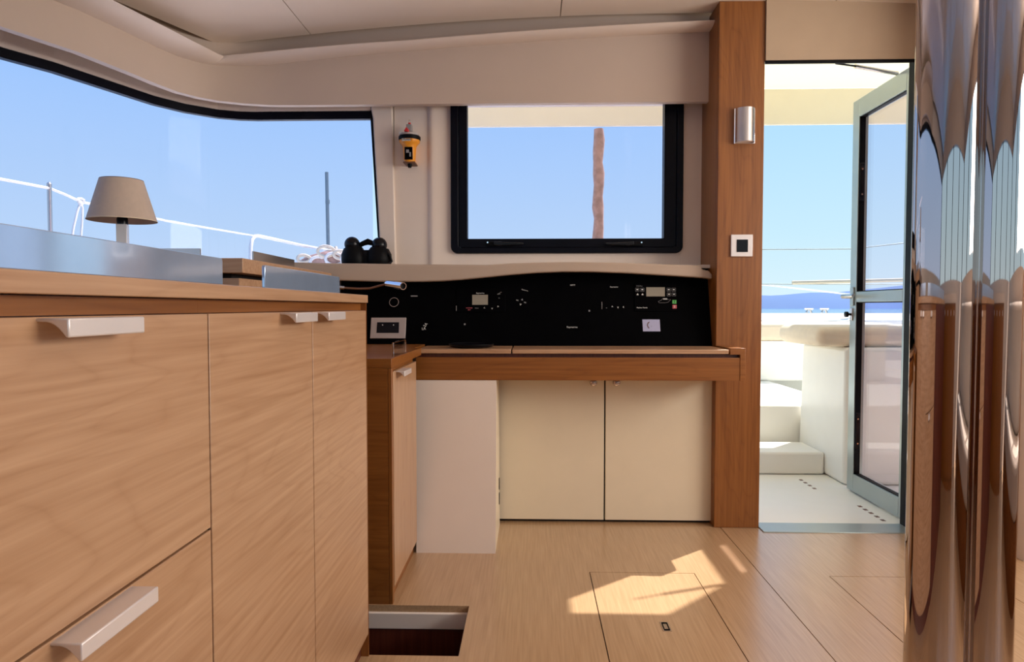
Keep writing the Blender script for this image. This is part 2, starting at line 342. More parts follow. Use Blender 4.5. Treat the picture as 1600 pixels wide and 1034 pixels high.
# ceiling panels
ED = [(-2.12, .55), (-1.317, 2.845), (.758, 2.85)]
def yedge(x):
    if x > .757: return 2.745
    for i in range(len(ED) - 1):
        a, b = ED[i], ED[i + 1]
        if a[0] <= x <= b[0]: return a[1] + (b[1] - a[1]) * (x - a[0]) / (b[0] - a[0])
    return ED[0][1] if x < ED[0][0] else ED[-1][1]
ce = sroot('ceiling', (0, 0, 2.1), 'cream cambered cabin ceiling in wide panels')
def cpanel(xa, xb, ya=-2.3, yb=None, n=14):
    m = MB(); rows = 2
    xs = [xa + (xb - xa) * k / n for k in range(n + 1)]
    for x in xs:
        y1 = yb if yb is not None else yedge(x)
        for y in (ya, y1):
            m.v += [(x, y, zc(x)), (x, y, zc(x) + .02)]
    for k in range(n):
        a = k * 4; b = a + 4
        m.f += [(a, a + 2, b + 2, b), (a + 1, b + 1, b + 3, a + 3), (a, b, b + 1, a + 1), (a + 2, a + 3, b + 3, b + 2)]
    m.f += [(0, 1, 3, 2), (4 * n, 4 * n + 2, 4 * n + 3, 4 * n + 1)]
    return build('ceiling_panel', m, 'headliner', ce, smooth=True)
gc = .002
cpanel(-2.12, -1.317, n=6); cpanel(-1.317, -.93 - gc, n=8); cpanel(-.93 + gc, .12 - gc)
cpanel(.12 + gc, .757); cpanel(.757, 1.2 - gc); cpanel(1.2 + gc, 2.7)
build('cove', MB().ribbon(VAL, 2.16, 2.26, .03, .0), 'liner', ce)
build('roof_deck', MB().box(-2.6, .80, -2.4, 3.06, 2.26, 2.32).box(.80, 2.8, -2.4, 2.79, 2.26, 2.32), 'gelcoat', ce)

# pillar between the chart table and the door
pl = sroot('wall_pillar', (.84, 2.85, 0), 'tall oak pillar beside the cockpit door')
PX0, PX1, PY = at(1119.5, 430, 2.74).x, at(1191, 430, 2.74).x, 2.74
build('pillar_board', bx(PX0, PX1, PY, 2.762, 0, zc(.8)), 'oak_shade_z', pl, bevel=.003)
build('side_board', bx(PX0, PX0 + .035, 2.7625, 3.05, 0, zc(.8)), 'oak_shade_z', pl)
# door surround
ds = sroot('wall_door_header', (1.3, PY, 2.0), 'cream panel over the cockpit door')
build('header', bx(PX1, 1.80, 2.73, 2.745, at(1300, 93, 2.73).z, 2.26), 'header_tan', ds)
build('header_seal', bx(PX1, 1.62, 2.733, 2.742, at(1300, 98.5, 2.735).z, at(1300, 93, 2.73).z), 'black_rubber', ds)
JX = at(1421, 500, 2.76).x
build('jamb', bx(JX, JX + .05, 2.74, 2.80, 0, 1.95), 'black_rubber', ds)
struct(build('trim_threshold', bx(PX1, JX + .03, 2.685, 2.80, -.015, .004), 'door_alu', bevel=.002), 'grey metal door sill')
# wall right of the door
wr = sroot('wall_right', (2.2, 2.4, 0), 'cream and oak wall beside the cockpit door')
build('return_wall', bx(JX + .05, 1.76, 2.44, 2.80, 0, 2.26), 'liner', wr)
build('wall_trim', bx(1.745, 1.80, 2.40, 2.46, 0, 2.26), 'white_trim', wr)
build('oak_panel', bx(1.80, 2.7, 2.38, 2.44, 0, 2.26), 'oak_shade_z', wr)
build('lower_wall', bx(2.6, 2.66, -2.3, 2.4, 0, 1.05), 'white_trim', wr)
build('upper_wall', bx(2.6, 2.66, -2.3, 2.4, 1.78, 2.26), 'liner', wr)
for y in (-2.3, -.75, .8, 2.3): build('mullion', bx(2.6, 2.66, y, y + .08, 1.05, 1.78), 'black_frame', wr)
wf = sroot('wall_front', (0, -2.3, 0), 'cream forward wall with a window band')
build('lower_wall', bx(-2.5, 2.7, -2.36, -2.3, -.02, 1.05), 'white_trim', wf)
build('upper_wall', bx(-2.5, 2.7, -2.36, -2.3, 1.78, 2.26), 'liner', wf)
for x in (-2.5, -1.1, .15, 1.4, 2.6): build('mullion', bx(x, x + .09, -2.36, -2.3, 1.05, 1.78), 'black_frame', wf)

# ================================================================== GALLEY
def pull(parent, y0, y1, ztop, face, d=.028, h=.0165):
    poly = [(face - .004, ztop), (face + d, ztop), (face + d, ztop - h), (face + d - .003, ztop - h)]
    for k in range(1, 7):
        a = k / 7; poly.append((face + d - .003 - (d - .008) * a, ztop - .003 - (h - .003) * (1 - a) ** 2.2))
    poly.append((face - .004, ztop - .003))
    return build('handle', MB().prism(poly, y0, y1, 'Y'), 'alu', parent, bevel=.0025)
DT, DB = .8917, .06
WT0, WT1 = .9112, .9307
wk = thing('worktop', 'long oak-edged galley worktop with upright polished steel fiddle plates', 'worktop', (-.85, .4, WT0))
build('slab', bx(-1.7, FACE + .004, -1.2, 1.696, WT0, WT1), 'oak_lit_y', wk, bevel=.0012)
fz = WT1 + .0355
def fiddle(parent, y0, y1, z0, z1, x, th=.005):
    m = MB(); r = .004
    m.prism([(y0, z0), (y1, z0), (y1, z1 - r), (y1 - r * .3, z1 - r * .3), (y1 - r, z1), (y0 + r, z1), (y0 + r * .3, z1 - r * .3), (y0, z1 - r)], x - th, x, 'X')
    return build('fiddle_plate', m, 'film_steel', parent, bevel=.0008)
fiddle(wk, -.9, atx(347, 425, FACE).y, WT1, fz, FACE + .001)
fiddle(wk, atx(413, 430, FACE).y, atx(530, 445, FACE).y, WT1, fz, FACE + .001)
yA, yB, yC = .250, atx(327, 600, FACE).y, atx(489, 600, FACE).y
yD = 1.692
ud = thing('drawer_unit', 'oak galley drawer unit with two wide drawers, nearest the camera', 'cabinet', (-.7, .55, 0))
build('body', bx(-1.05, FACE - .02, yA, yB, 0, WT0 - .0005), 'mahogany', ud)  # body coloured dark to give the drawer seams their shade
build('recess', bx(FACE - .0195, FACE - .014, yA, yB, DT + .001, WT0 - .001), 'oak_shade_y', ud)  # shade under the worktop edge painted in as darker wood
zs = atx(329, 826, FACE).z
for za, zb, ha in ((zs + .0015, DT, DT - .001), (DB, zs - .0015, zs - .003)):
    dr = build('drawer', bx(FACE - .019, FACE, yA + .0015, yB - .0015, za, zb), 'oak_lit_y', ud, bevel=.001)
    if zb == DT: pull(dr, .556, .668, ha, FACE)
    else: pull(dr, .563, .684, ha, FACE)
for nm, lab, ya, yb, h0, h1 in (('cupboard', 'narrow oak galley cupboard next to the wide drawers', yB, yC, 1.108, 1.220),
                                ('cupboard', 'narrow oak galley cupboard at the stairwell end of the worktop', yC, yD, 1.288, 1.405)):
    u = thing(nm, lab, 'cupboard', (-.7, (ya + yb) / 2, 0))
    build('body', bx(-1.05, FACE - .02, ya + .0002, yb, 0, WT0 - .0005), 'mahogany', u)  # dark body colour stands in for shade in the door seams
    build('recess', bx(FACE - .0195, FACE - .014, ya + .0002, yb, DT + .001, WT0 - .001), 'oak_shade_y', u)  # darker wood imitates the shade below the worktop
    if yb == yD: build('end_panel', bx(-1.05, FACE + .0, yb + .0002, yb + .004, 0, WT0 - .0005), 'oak_shade_z', u)
    dd = build('door', bx(FACE - .019, FACE, ya + .0018, yb - .0018, DB, DT), 'oak_lit_y', u, bevel=.001)
    build('seam_shade', bx(FACE - .018, FACE - .003, ya + .0003, ya + .0017, DB, DT - .001), 'dark_void', u)  # near-black strip painted in for the shade between doors
    pull(dd, h0, h1, DT - .001, FACE)
u = thing('rear_cupboard', 'oak galley cupboard on the hidden side of the wide drawers', 'cupboard', (-.7, -.5, 0))
build('body', bx(-1.05, FACE - .002, -1.2, yA - .001, 0, WT0 - .0005), 'mahogany', u)
# raised ledge under the side window
LZ = 1.04; lc = at(379, 403, 1.90); LX = lc.x; LZ = lc.z; ly1 = atx(507, 424, LX).y
led = thing('raised_ledge', 'raised wooden ledge behind the galley worktop below the corner window', 'ledge', (-1.3, 2.2, 0))
build('slab', MB().prism([(-1.85, 1.90), (LX, 1.90), (LX, 2.70), (LX, 2.755), (-1.50, 2.755), (-1.60, 2.55)], LZ - .042, LZ), 'oak_lit_x', led, bevel=.0015)
zv = at(380, 434.5, 1.92).z
build('body', MB().prism([(-1.85, 1.92), (LX - .02, 1.92), (LX - .02, 2.75), (-1.50, 2.75), (-1.60, 2.55)], 0, zv), 'oak_lit_x', led)
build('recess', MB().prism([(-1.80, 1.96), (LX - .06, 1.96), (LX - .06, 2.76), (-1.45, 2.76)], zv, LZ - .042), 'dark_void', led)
build('fiddle_plate', MB().prism([(atx(396, 393, LX - .05).y, LZ), (atx(460, 405, LX - .05).y, LZ), (atx(460, 405, LX - .05).y, LZ + .0345), (atx(396, 393, LX - .05).y, LZ + .036)], LX - .055, LX - .05, 'X'), 'brushed', led)
fp = at(313, 388, 2.0)
build('fiddle_plate', bx(-1.6, fp.x, 1.998, 2.004, LZ, fp.z), 'brushed', led)

# table lamp
lp = at(192, 385, 2.24); k = 2.24 / F_PX
lamp = thing('table_lamp', 'small table lamp with chrome square stem and pale cloth shade', 'lamp', (lp.x, 2.24, LZ + .0005))
lz0 = at(192, 385, 2.24).z; zsb = at(192, 345, 2.24).z; zst = at(192, 281, 2.24).z
rot = math.radians(18)
def sq(h, r): return [(lp.x + h * math.cos(rot + i * math.pi / 2 + math.pi / 4) * 1.414, 2.24 + h * math.sin(rot + i * math.pi / 2 + math.pi / 4) * 1.414) for i in range(4)]
build('base', MB().prism(sq(.05, 0), LZ + .0005, LZ + .012), 'chrome', lamp, bevel=.002)
build('stem', MB().prism(sq(.016, 0), LZ + .012, zsb - .012), 'alu', lamp, bevel=.001)
build('socket', MB().lathe([(.017, 0), (.017, .02), (.012, .03)], (lp.x, 2.24, zsb - .012), 20), 'black_plastic', lamp)
sm = MB(); rb_, rt_ = 49.5 * k, 31 * k
sm.lathe([(rb_, 0), (rt_, zst - zsb), (rt_ - .002, zst - zsb), (rb_ - .002, 0), (rb_, 0)], (lp.x, 2.24, zsb), 48, caps=False)
sh = build('lamp_shade', sm, 'shade_cloth', lamp, smooth=True)
build('shade_rim', MB().lathe([(rb_ + .0006, 0), (rb_ + .0004, .003), (rb_ - .002, .003), (rb_ - .002, 0), (rb_ + .0006, 0)], (lp.x, 2.24, zsb), 48, caps=False), 'cushion', sh)
build('shade_rim', MB().lathe([(rt_ + .0006, -.003), (rt_ + .0004, 0), (rt_ - .002, 0), (rt_ - .002, -.003), (rt_ + .0006, -.003)], (lp.x, 2.24, zst), 48, caps=False), 'leather_brown', sh)
build('bulb', MB().lathe([(.012, 0), (.022, .03), (.02, .05), (.008, .062)], (lp.x, 2.24, zsb + .015), 16), 'white_trim', lamp, smooth=True)

# gooseneck reading light
gl_ = thing('reading_light', 'small chrome reading light on a brown bendy stalk over the worktop end', 'lamp', (LX - .01, 2.5, .97))
pts = [Vector((LX + .001, 2.52, at(495, 451, 2.52).z)), at(530, 449, 2.53), at(546, 450.3, 2.54), at(560, 451, 2.55), at(578, 450.5, 2.56), at(592, 446.5, 2.565), at(606, 443, 2.57)]
build('stalk', MB().tube(pts[1:], .0042, 10), 'leather_brown', gl_, smooth=True)
build('collar', MB().tube([pts[0], pts[1], (pts[1] + pts[2]) / 2], .0065, 12), 'brushed', gl_, smooth=True)
h0, h1 = at(605, 443.5, 2.575), at(630, 447, 2.49)
dh = (h1 - h0).normalized()
hd = build('lamp_head', MB().lathe([(.006, -.004), (.0125, 0), (.014, .012), (.014, (h1 - h0).length), (.0115, (h1 - h0).length), (.0105, (h1 - h0).length - .012)], h0, 24, dh, True), 'steel', gl_, smooth=True)
build('lens', MB().lathe([(.0102, 0), (.0102, .001)], h1 - dh * .011, 20, dh), 'black_rubber', hd)

# ================================================================== CHART TABLE CORNER
# shelf lip above the instruments
SY = 2.80
top = [(440, 409), (520, 411), (640, 412.5), (700, 413), (760, 413.5), (800, 411), (850, 409.5), (900, 409), (960, 410), (1020, 412), (1070, 414), (1096, 415), (1097, 420.5), (1108, 423), (1113, 429), (1113, 436)]
bot = [(1100, 434), (1040, 430), (980, 426.5), (920, 424.5), (880, 424.5), (840, 426), (800, 429), (760, 433), (720, 437), (690, 439), (660, 440), (600, 440), (520, 438), (440, 436)]
m = MB(); poly = [at(a, b, SY) for a, b in top + bot]
m.prism([(p.x, p.z) for p in poly], SY, SY + .05, 'Y')
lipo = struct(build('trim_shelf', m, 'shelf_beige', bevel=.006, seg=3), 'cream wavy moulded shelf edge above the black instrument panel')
zt = at(520, 412, SY).z
build('shelf_top', MB().prism([(-1.62, 2.52), (-1.42, 2.80), (-1.30, SY + .04), (.757, SY + .04), (.757, 3.0), (-1.23, 3.0), (-1.38, 2.95), (-1.48, 2.86), (-1.56, 2.74)], zt - .018, zt - .004), 'white_trim', lipo)

# black instrument panel, leaning back
PB = at(880, 536, 2.79); PTz, PTy = at(880, 428, 2.87).z + .02, 2.882
pn = thing('instrument_panel', 'black leaning instrument panel behind the chart table', 'panel', (.1, 2.8, PB.z))
xl, xr = -.815, PX0 - .001
build('panel_face', MB().hull8([(xl, PB.y, PB.z - .02), (xr, PB.y, PB.z - .02), (xr, PTy, PTz), (xl, PTy, PTz)],
                                [(xl, PB.y + .03, PB.z - .02), (xr, PB.y + .03, PB.z - .02), (xr, PTy + .03, PTz), (xl, PTy + .03, PTz)]), 'panel_black', pn)
PN0 = Vector((0, PB.y, PB.z - .02)); PT = Vector((0, PTy, PTz)) - PN0; PT.normalize(); PNn = Vector((0, -PT.z, PT.y))
PROT = (math.acos(PT.dot(Vector((0, 1, 0)))), 0, 0)
def onp(px, py, lift=.0):
    d = ray(px, py); o = Vector((0, 0, EYE)); t = (PN0 - o).dot(PNn) / d.dot(PNn); return o + d * t + PNn * lift
def patch(name, quad, mat, lift=.003, parent=None, base=-.001, bevel=0.0):
    a = [onp(x, y, base) for x, y in quad]; b = [onp(x, y, lift) for x, y in quad]
    return build(name, MB().hull8(a, b), mat, parent or pn, bevel=bevel)
def rect(x0, y0, x1, y1): return [(x0, y0), (x1, y0), (x1, y1), (x0, y1)]
def ptext(body, px, py, h, mat='print_grey', rz=0.0, parent=None):
    s_ = h * 2.78 / F_PX / .72
    p = onp(px, py, .004)
    o = text('lettering', body, s_, p, mat, parent or pn, PROT)
    if rz: o.rotation_euler = (Matrix.Rotation(0, 3, 'X') @ Matrix.Rotation(PROT[0], 3, 'X') @ Matrix.Rotation(rz, 3, 'Z')).to_euler()
    return o
# socket plate
sp = patch('socket_plate', [(580.5, 496.5), (635, 496.5), (633.5, 529), (578.5, 529)], 'bronze_plate', .006, bevel=.0015)
patch('socket_insert', [(590, 504), (624, 504), (623.5, 520.5), (589, 520.5)], 'black_plastic', .0075, sp)
for x in (598.5, 615.5): patch('screw', rect(x - .7, 507.5, x + .7, 509), 'print_white', .0082, sp)
# round gauge rings
gr = onp(616, 472.5, .001)
build('gauge_ring', MB().lathe([(.0205, 0), (.0205, .004), (.0185, .004), (.0185, 0), (.0205, 0)], gr, 32, PNn, False), 'brushed', pn)
patch('badge', rect(642, 461.8, 652.5, 463.4), 'print_grey')
for x, y in ((663.5, 507.5), (661, 510.5)): pass
ptext('2A', 665, 508, 4.5, 'print_white', math.radians(55)); ptext('1A', 662, 514, 4.5, 'print_white', math.radians(10))
# radio display group
dsp = patch('display', rect(713, 449, 790, 488), 'panel_black', .004, bevel=.003)
patch('screen', rect(738, 461, 762.5, 476.5), 'lcd', .006, dsp)
ptext('Raymarine', 750.5, 458.3, 2.2, 'print_white')
ptext('DISTRESS', 733.3, 481.5, 1.8, 'print_red'); ptext('16+', 733.3, 484.3, 2.4, 'print_red')
ptext('MENU', 745, 481.8, 1.6); ptext('<', 757, 481.5, 3.6, 'print_white', math.radians(20)); ptext('v', 769, 482, 4, 'print_white'); ptext('^', 778.5, 480, 4.5, 'print_white', .3)
ptext('VOL', 779.5, 459.6, 1.8, 'print_white', .3); ptext('ON', 782.5, 457.2, 1.6, 'print_grey', .3); ptext('SQ', 780, 466, 1.4)
patch('edge_glint', rect(712.8, 478, 713.6, 486), 'print_grey', .005)
patch('edge_glint', rect(940.0, 472, 940.7, 483), 'print_grey', .005)
patch('knob_mark', rect(725, 505.5, 727.5, 508), 'print_grey', .004); patch('knob_mark', rect(919.5, 484.5, 922, 487), 'print_grey', .004)
ptext('Raymarine', 820, 453.6, 1.8, 'print_white', -.25)
ptext('^', 815.5, 469.5, 5, 'print_white', -.3); ptext('v', 813.5, 475.5, 5, 'print_white', -.3); ptext('ESC', 808.5, 469.5, 1.7, 'print_white', -.3); ptext('OK', 820.5, 473, 1.8, 'print_white', -.3)
ptext('MPTT', 894.8, 446, 2.4, 'print_white'); ptext('Raymarine', 893.8, 511.3, 2.9, 'print_white'); ptext('Raymarine', 959.3, 448.6, 2.2, 'print_white')
for b_, x in (('..', 947.5), ('^', 956.5), ('v', 965.4), ('4', 973.8)): ptext(b_, x, 480.2, 4.4 if b_ in '^v' else 3.2, 'print_white')
# generator control
gd = patch('generator_control', rect(991, 443, 1058, 487), 'panel_black', .004, bevel=.003)
patch('screen', rect(1009.5, 449.3, 1038.5, 463.5), 'lcd', .006, gd)
ptext('PMS Plus', 998.8, 447.3, 1.9)
for x, y in ((995.5, 453), (1003.3, 453), (1044.5, 453), (1052.3, 453), (1044.8, 460.3), (1052.6, 460.3)):
    bt = patch('button', rect(x - 3, y - 2.6, x + 3, y + 2.6), 'print_grey', .0055, gd)
    patch('button_face', rect(x - 2.6, y - 2.2, x + 2.6, y + 2.2), 'panel_black', .0062, bt)
    patch('button_mark', rect(x - 1.4, y - .8, x + 1.4, y + .8), 'print_white', .0068, bt)
for x in (996, 1003.6): patch('button_mark', [(x - 1.8, 461), (x, 458.8), (x + 1.8, 461), (x, 461.6)], 'print_white', .006, gd)
hullm = [onp(x, y, .0062) for x, y in ((1028, 471.5), (1032.5, 469.8), (1035, 466.8), (1042, 466.6), (1043, 468.8), (1047.5, 468.6), (1044, 472.4), (1039, 473.6), (1029.5, 473.6), (1028, 471.5))]
build('boat_outline', MB().tube(hullm, .0006, 5), 'print_grey', gd)
patch('boat_cabin', [(1036, 466.5), (1041.5, 466.5), (1042.3, 468.3), (1035.5, 468.3)], 'print_white', .0062, gd)
b1 = patch('start_button', rect(1050, 469.2, 1056.5, 475), 'print_green', .0065, gd, bevel=.001)
b2 = patch('stop_button', rect(1050.3, 476.6, 1057, 482.6), 'print_red', .0065, gd, bevel=.001)
for b_, q in ((b1, (1053.2, 472)), (b2, (1053.6, 479.6))): patch('button_mark', rect(q[0] - .4, q[1] - 1.7, q[0] + .4, q[1] + 1.7), 'panel_black' if b_ is b1 else 'print_white', .0068, b_)
ptext('Fischer Panda', 1003, 481, 2.2, 'print_white')
st = patch('gauge_card', [(1003.4, 499.2), (1030.5, 499.2), (1031.7, 517.8), (1004.6, 517.8)], 'lilac_sticker', .003)
arc = [onp(1019 - 7.5 * math.cos(a), 508 - 6.2 * math.sin(a), .0036) for a in [math.radians(d) for d in (-50, -30, -10, 10, 30, 50)]]
build('gauge_arc', MB().tube(arc, .0018, 6), 'leather_brown', st)
patch('gauge_dot', rect(1017, 509.4, 1018.2, 510.4), 'print_grey', .0038, st)

# chart table
DY = 2.55; dk = thing('chart_table', 'oak chart table with two lift-up lids below the black instrument panel', 'table', (.18, 2.6, 0))
dxl, dxr = at(650, 570, 2.55).x, at(1156, 570, DY).x
za0, za1 = at(900, 594.3, DY).z, at(900, 558.5, DY).z
build('apron', bx(dxl, dxr, DY, DY + .02, za0, za1), 'oak_shade_x', dk, bevel=.001)
exr = at(1164.5, 570, DY).x
zl0, zl1 = at(900, 552.5, DY).z, at(900, 546.2, DY).z
ztop = at(900, 543.5, DY).z
build('end_cap', MB().prism([(dxr + .0005, za0), (exr, za0), (exr, ztop), (at(1140.5, 570, DY).x, ztop), (at(1140.5, 570, DY).x, at(900, 553.5, DY).z), (dxr + .0005, at(900, 553.5, DY).z)], DY - .002, PY - .0005, 'Y'), 'oak_shade_x', dk, bevel=.001)
build('tray', bx(dxl, dxr, DY + .0205, 2.788, za0 + .005, za0 + .015), 'oak_shade_x', dk)
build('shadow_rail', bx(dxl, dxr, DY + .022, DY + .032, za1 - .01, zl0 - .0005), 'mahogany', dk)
zt2 = at(900, 545.8, DY).z
xs_ = [at(651.5, 550, DY).x, at(798.3, 550, DY).x, at(800.3, 550, DY).x, at(1138.5, 550, DY).x]
for a_, b_ in ((0, 1), (2, 3)):
    l = build('lid', bx(xs_[a_], xs_[b_], DY - .002, 2.787, zl0, zt2), 'oak_lit_x', dk, bevel=.002)
# little black tray
rt = at(737, 537, 2.68)
rto = thing('round_tray', 'shallow black round tray on the chart table against the black panel', 'tray', (rt.x, 2.665, zt2 + .0005))
build('dish', MB().lathe([(.070, 0), (.085, .004), (.090, .012), (.087, .014), (.078, .008), (.02, .006)], (rt.x, 2.665, zt2 + .0005), 40), 'black_plastic', rto, smooth=True)
build('dish_rim', MB().lathe([(.0905, .012), (.0905, .015), (.0865, .015), (.0865, .012), (.0905, .012)], (rt.x, 2.665, zt2 + .0005), 40, caps=False), 'black_rubber', rto, smooth=True)

# narrow side cabinet
sc = thing('side_cabinet', 'narrow oak cabinet standing between the stairwell and the chart table', 'cabinet', (-.7, 2.25, 0))
SCY = HY + .012; LKY = atz(710, 864, 0).y; tz = at(600, 560, SCY).z
build('body', bx(-.80, FACE - .012, SCY, LKY - .004, 0, tz - .03), 'oak_shade_x', sc)
build('front_panel', bx(-.80, FACE - .011, SCY - .008, SCY - .0005, 0, tz - .0285), 'oak_shade_x', sc)
build('front_edge', bx(FACE - .0105, FACE, SCY - .008, SCY + .012, 0, tz - .03), 'oak_shade_z', sc, bevel=.0008)
build('top', MB().prism([(-.80, SCY - .008), (FACE, SCY - .008), (FACE, 2.44), (FACE, 2.542), (dxl - .004, 2.542), (dxl - .003, 2.787), (-.80, 2.787)], tz - .028, tz), 'oak_shade_x', sc, bevel=.001)
sd = build('door', bx(FACE - .011, FACE + .001, SCY + .016, LKY - .004, .045, tz - .042), 'oak_lit_z', sc, bevel=.001)
hy0, hy1 = atx(622, 575, FACE).y, atx(640, 575, FACE).y
pull(sd, SCY + .05, SCY + .17, tz - .043, FACE + .001)
q0, q1 = atx(614.5, 545, FACE - .01).y, atx(634, 545, FACE - .01).y
build('fiddle_plate', MB().prism([(q0, tz), (q1, tz), (q1, tz + .036), (q1 - .01, tz + .044), (q1 - .02, tz + .044), (q0, tz + .042)], FACE - .013, FACE - .009, 'X'), 'acrylic', sc)
build('fiddle_rail', MB().tube([(FACE - .011, q0, tz), (FACE - .011, q0, tz + .043), (FACE - .011, q1 - .012, tz + .045), (FACE - .011, q1, tz + .035), (FACE - .011, q1, tz)], .0025, 8), 'steel', sc, smooth=True)

# white locker and white cupboard below the chart table
wx1 = at(774, 750, LKY).x
lk = thing('white_locker', 'plain white upright box panel under the chart table beside the oak cabinet', 'panel', (-.28, 2.6, 0))
wl0, wl1, wr1 = at(650, 750, LKY).x, at(650, 600, 2.552).x, at(775.5, 600, 2.552).x
build('front_panel', MB().hull8([(wl0, LKY, 0), (wx1, LKY, 0), (wr1, 2.552, za0 - .0005), (wl1, 2.552, za0 - .0005)], [(wl0, LKY + .015, 0), (wx1, LKY + .015, 0), (wr1, 2.567, za0 - .0005), (wl1, 2.567, za0 - .0005)]), 'white_trim', lk)
build('side_panel', MB().hull8([(wx1 - .012, LKY + .016, 0), (wx1, LKY + .016, 0), (wr1, 2.568, za0 - .0005), (wr1 - .012, 2.568, za0 - .0005)], [(wx1 - .012, 2.76, 0), (wx1, 2.76, 0), (wr1, 2.76, za0 - .0005), (wr1 - .012, 2.76, za0 - .0005)]), 'white_lacquer', lk)
for z in (.10, .16): build('hinge', bx(wx1, wx1 + .002, 2.70, 2.72, z, z + .045), 'black_rubber', lk)
CYD = atz(940, 816.5, 0).y
cb = thing('white_cupboard', 'low white cupboard with two doors below the chart table', 'cupboard', (.3, 2.9, 0))
cx0, cxm, cx1 = at(778, 700, CYD).x, at(944.8, 700, CYD).x, at(1113.5, 700, CYD).x
build('carcass', bx(cx0, cx1, CYD + .02, 2.99, .0, .70), 'dark_void', cb)
for a_, b_, kx in ((cx0 + .001, cxm - .003, 927), (cxm + .003, cx1 - .001, 963)):
    d_ = build('door', bx(a_, b_, CYD, CYD + .019, .012, za0 + .02), 'white_lacquer', cb, bevel=.0015)
    kp = at(kx, 597, CYD - .01)
    build('knob', MB().lathe([(.006, 0), (.006, .008), (.013, .012), (.016, .018), (.013, .025), (.004, .028)], (kp.x, CYD, kp.z), 20, (0, -1, 0)), 'chrome', d_, smooth=True)

# beacon on the wall
ep = at(640, 225, WALL - .05); k = (WALL - .05) / F_PX
bc = thing('rescue_beacon', 'orange and black emergency beacon hanging between the two windows', 'beacon', (ep.x, WALL - .05, at(640, 262, WALL - .05).z))
def zz(y): return at(640, y, WALL - .05).z
cb_ = (ep.x, WALL - .05, 0)
def pf(l): return [(r * k, zz(y)) for r, y in l]
bd = build('body', MB().lathe(pf([(7.5, 254), (9, 250), (9.8, 238), (10.5, 230), (13, 226), (15.8, 223), (16, 219.5)]), cb_, 32), 'beacon_orange', bc, smooth=True)
build('black_band', MB().lathe(pf([(16.2, 219.6), (17, 218.5), (17, 214), (16, 213)]), cb_, 32), 'black_rubber', bc, smooth=True)
build('dome', MB().lathe(pf([(15.5, 213), (14, 209.5), (9, 207.5), (4, 207)]), cb_, 32), 'clear_plastic', bc, smooth=True)
build('antenna_block', bx(ep.x - 4.5 * k, ep.x + 4 * k, WALL - .065, WALL - .035, zz(206.5), zz(195)), 'print_grey', bc, bevel=.003)
build('antenna_cap', MB().lathe(pf([(2, 195), (2.2, 192)]), cb_, 14), 'red_plastic', bc)
build('antenna_tip', MB().lathe(pf([(1.8, 192), (1.6, 187.5)]), cb_, 14), 'brushed', bc)
build('safety_clip', MB().prism([(ep.x - 6 * k, zz(209)), (ep.x - 2 * k, zz(202.5)), (ep.x + 2 * k, zz(207)), (ep.x + 1 * k, zz(210))], WALL - .10, WALL - .075, 'Y'), 'red_plastic', bc, bevel=.003)
build('dome_clip', bx(ep.x - 15 * k, ep.x - 9 * k, WALL - .075, WALL - .05, zz(212), zz(207.5)), 'print_white', bc, bevel=.003)
build('name_label', bx(ep.x - 9 * k, ep.x + 4 * k, WALL - .05 - 15.9 * k - .001, WALL - .05 - 13 * k, zz(223.6), zz(220.2)), 'print_white', bc)
build('instruction_label', bx(ep.x - 6 * k, ep.x + 6 * k, WALL - .05 - 10.6 * k, WALL - .05 - 7 * k, zz(251), zz(232)), 'panel_black', bc)
build('label_print', bx(ep.x - 3.5 * k, ep.x + 1 * k, WALL - .05 - 10.7 * k, WALL - .05 - 10.5 * k, zz(241), zz(236)), 'print_grey', bc)
build('label_print', bx(ep.x + 1.5 * k, ep.x + 4 * k, WALL - .05 - 10.7 * k, WALL - .05 - 10.5 * k, zz(247), zz(240)), 'print_grey', bc)
text('lettering', 'McMURDO', .011, (ep.x - 2.5 * k, WALL - .05 - 16.1 * k - .002, zz(221.9)), 'black_rubber', bc)
build('foot_tip', MB().lathe(pf([(2.5, 262), (3.4, 259), (3.4, 254)]), cb_, 16), 'black_rubber', bc, smooth=True)
build('bracket', bx(ep.x - 9 * k, ep.x + 9.5 * k, WALL - .07, WALL + .0035, zz(256), zz(253.5)), 'leather_brown', bc, bevel=.002)
build('back_plate', bx(ep.x - 6 * k, ep.x + 6 * k, WALL - .012, WALL + .0035, zz(256), zz(215)), 'beacon_orange', bc)

# binoculars on the shelf
BY = 2.90; bzb = zt - .004
bi = thing('binoculars', 'black binoculars standing on the shelf by the corner window', 'binoculars', (at(573, 410, BY).x, BY, bzb))
kb = BY / F_PX
for s, px, py in ((-1, 551, 382), (1, 593.5, 383)):
    c0 = at(px, py, BY)
    base = at(573 + s * 19, 408, BY)
    build('barrel', MB().tube([Vector((base.x, BY + .0, bzb)), Vector((base.x, BY, bzb + .02)), Vector((base.x + (c0.x - base.x) * .5, BY, bzb + .055)), Vector((c0.x, BY, c0.z - .012))], [.048, .056, .053, .038], 20), 'black_rubber', bi, smooth=True)
    build('eyepiece', MB().lathe([(12 * kb * math.cos(t), 12 * kb * math.sin(t)) for t in [math.radians(a) for a in range(-80, 81, 16)]], (c0.x, BY - .008, c0.z), 24), 'black_plastic', bi, smooth=True)
c0 = at(574, 382, BY)
build('bridge', MB().tube([at(560, 384, BY), at(568, 380, BY), at(575, 377.5, BY), at(582, 380, BY), at(588, 384, BY)], [.010, .011, .014, .011, .010], 14), 'black_rubber', bi, smooth=True)
build('hinge_body', MB().box(at(562, 400, BY).x, at(585, 400, BY).x, BY - .03, BY + .03, bzb, at(573, 391, BY).z), 'black_rubber', bi, bevel=.01)
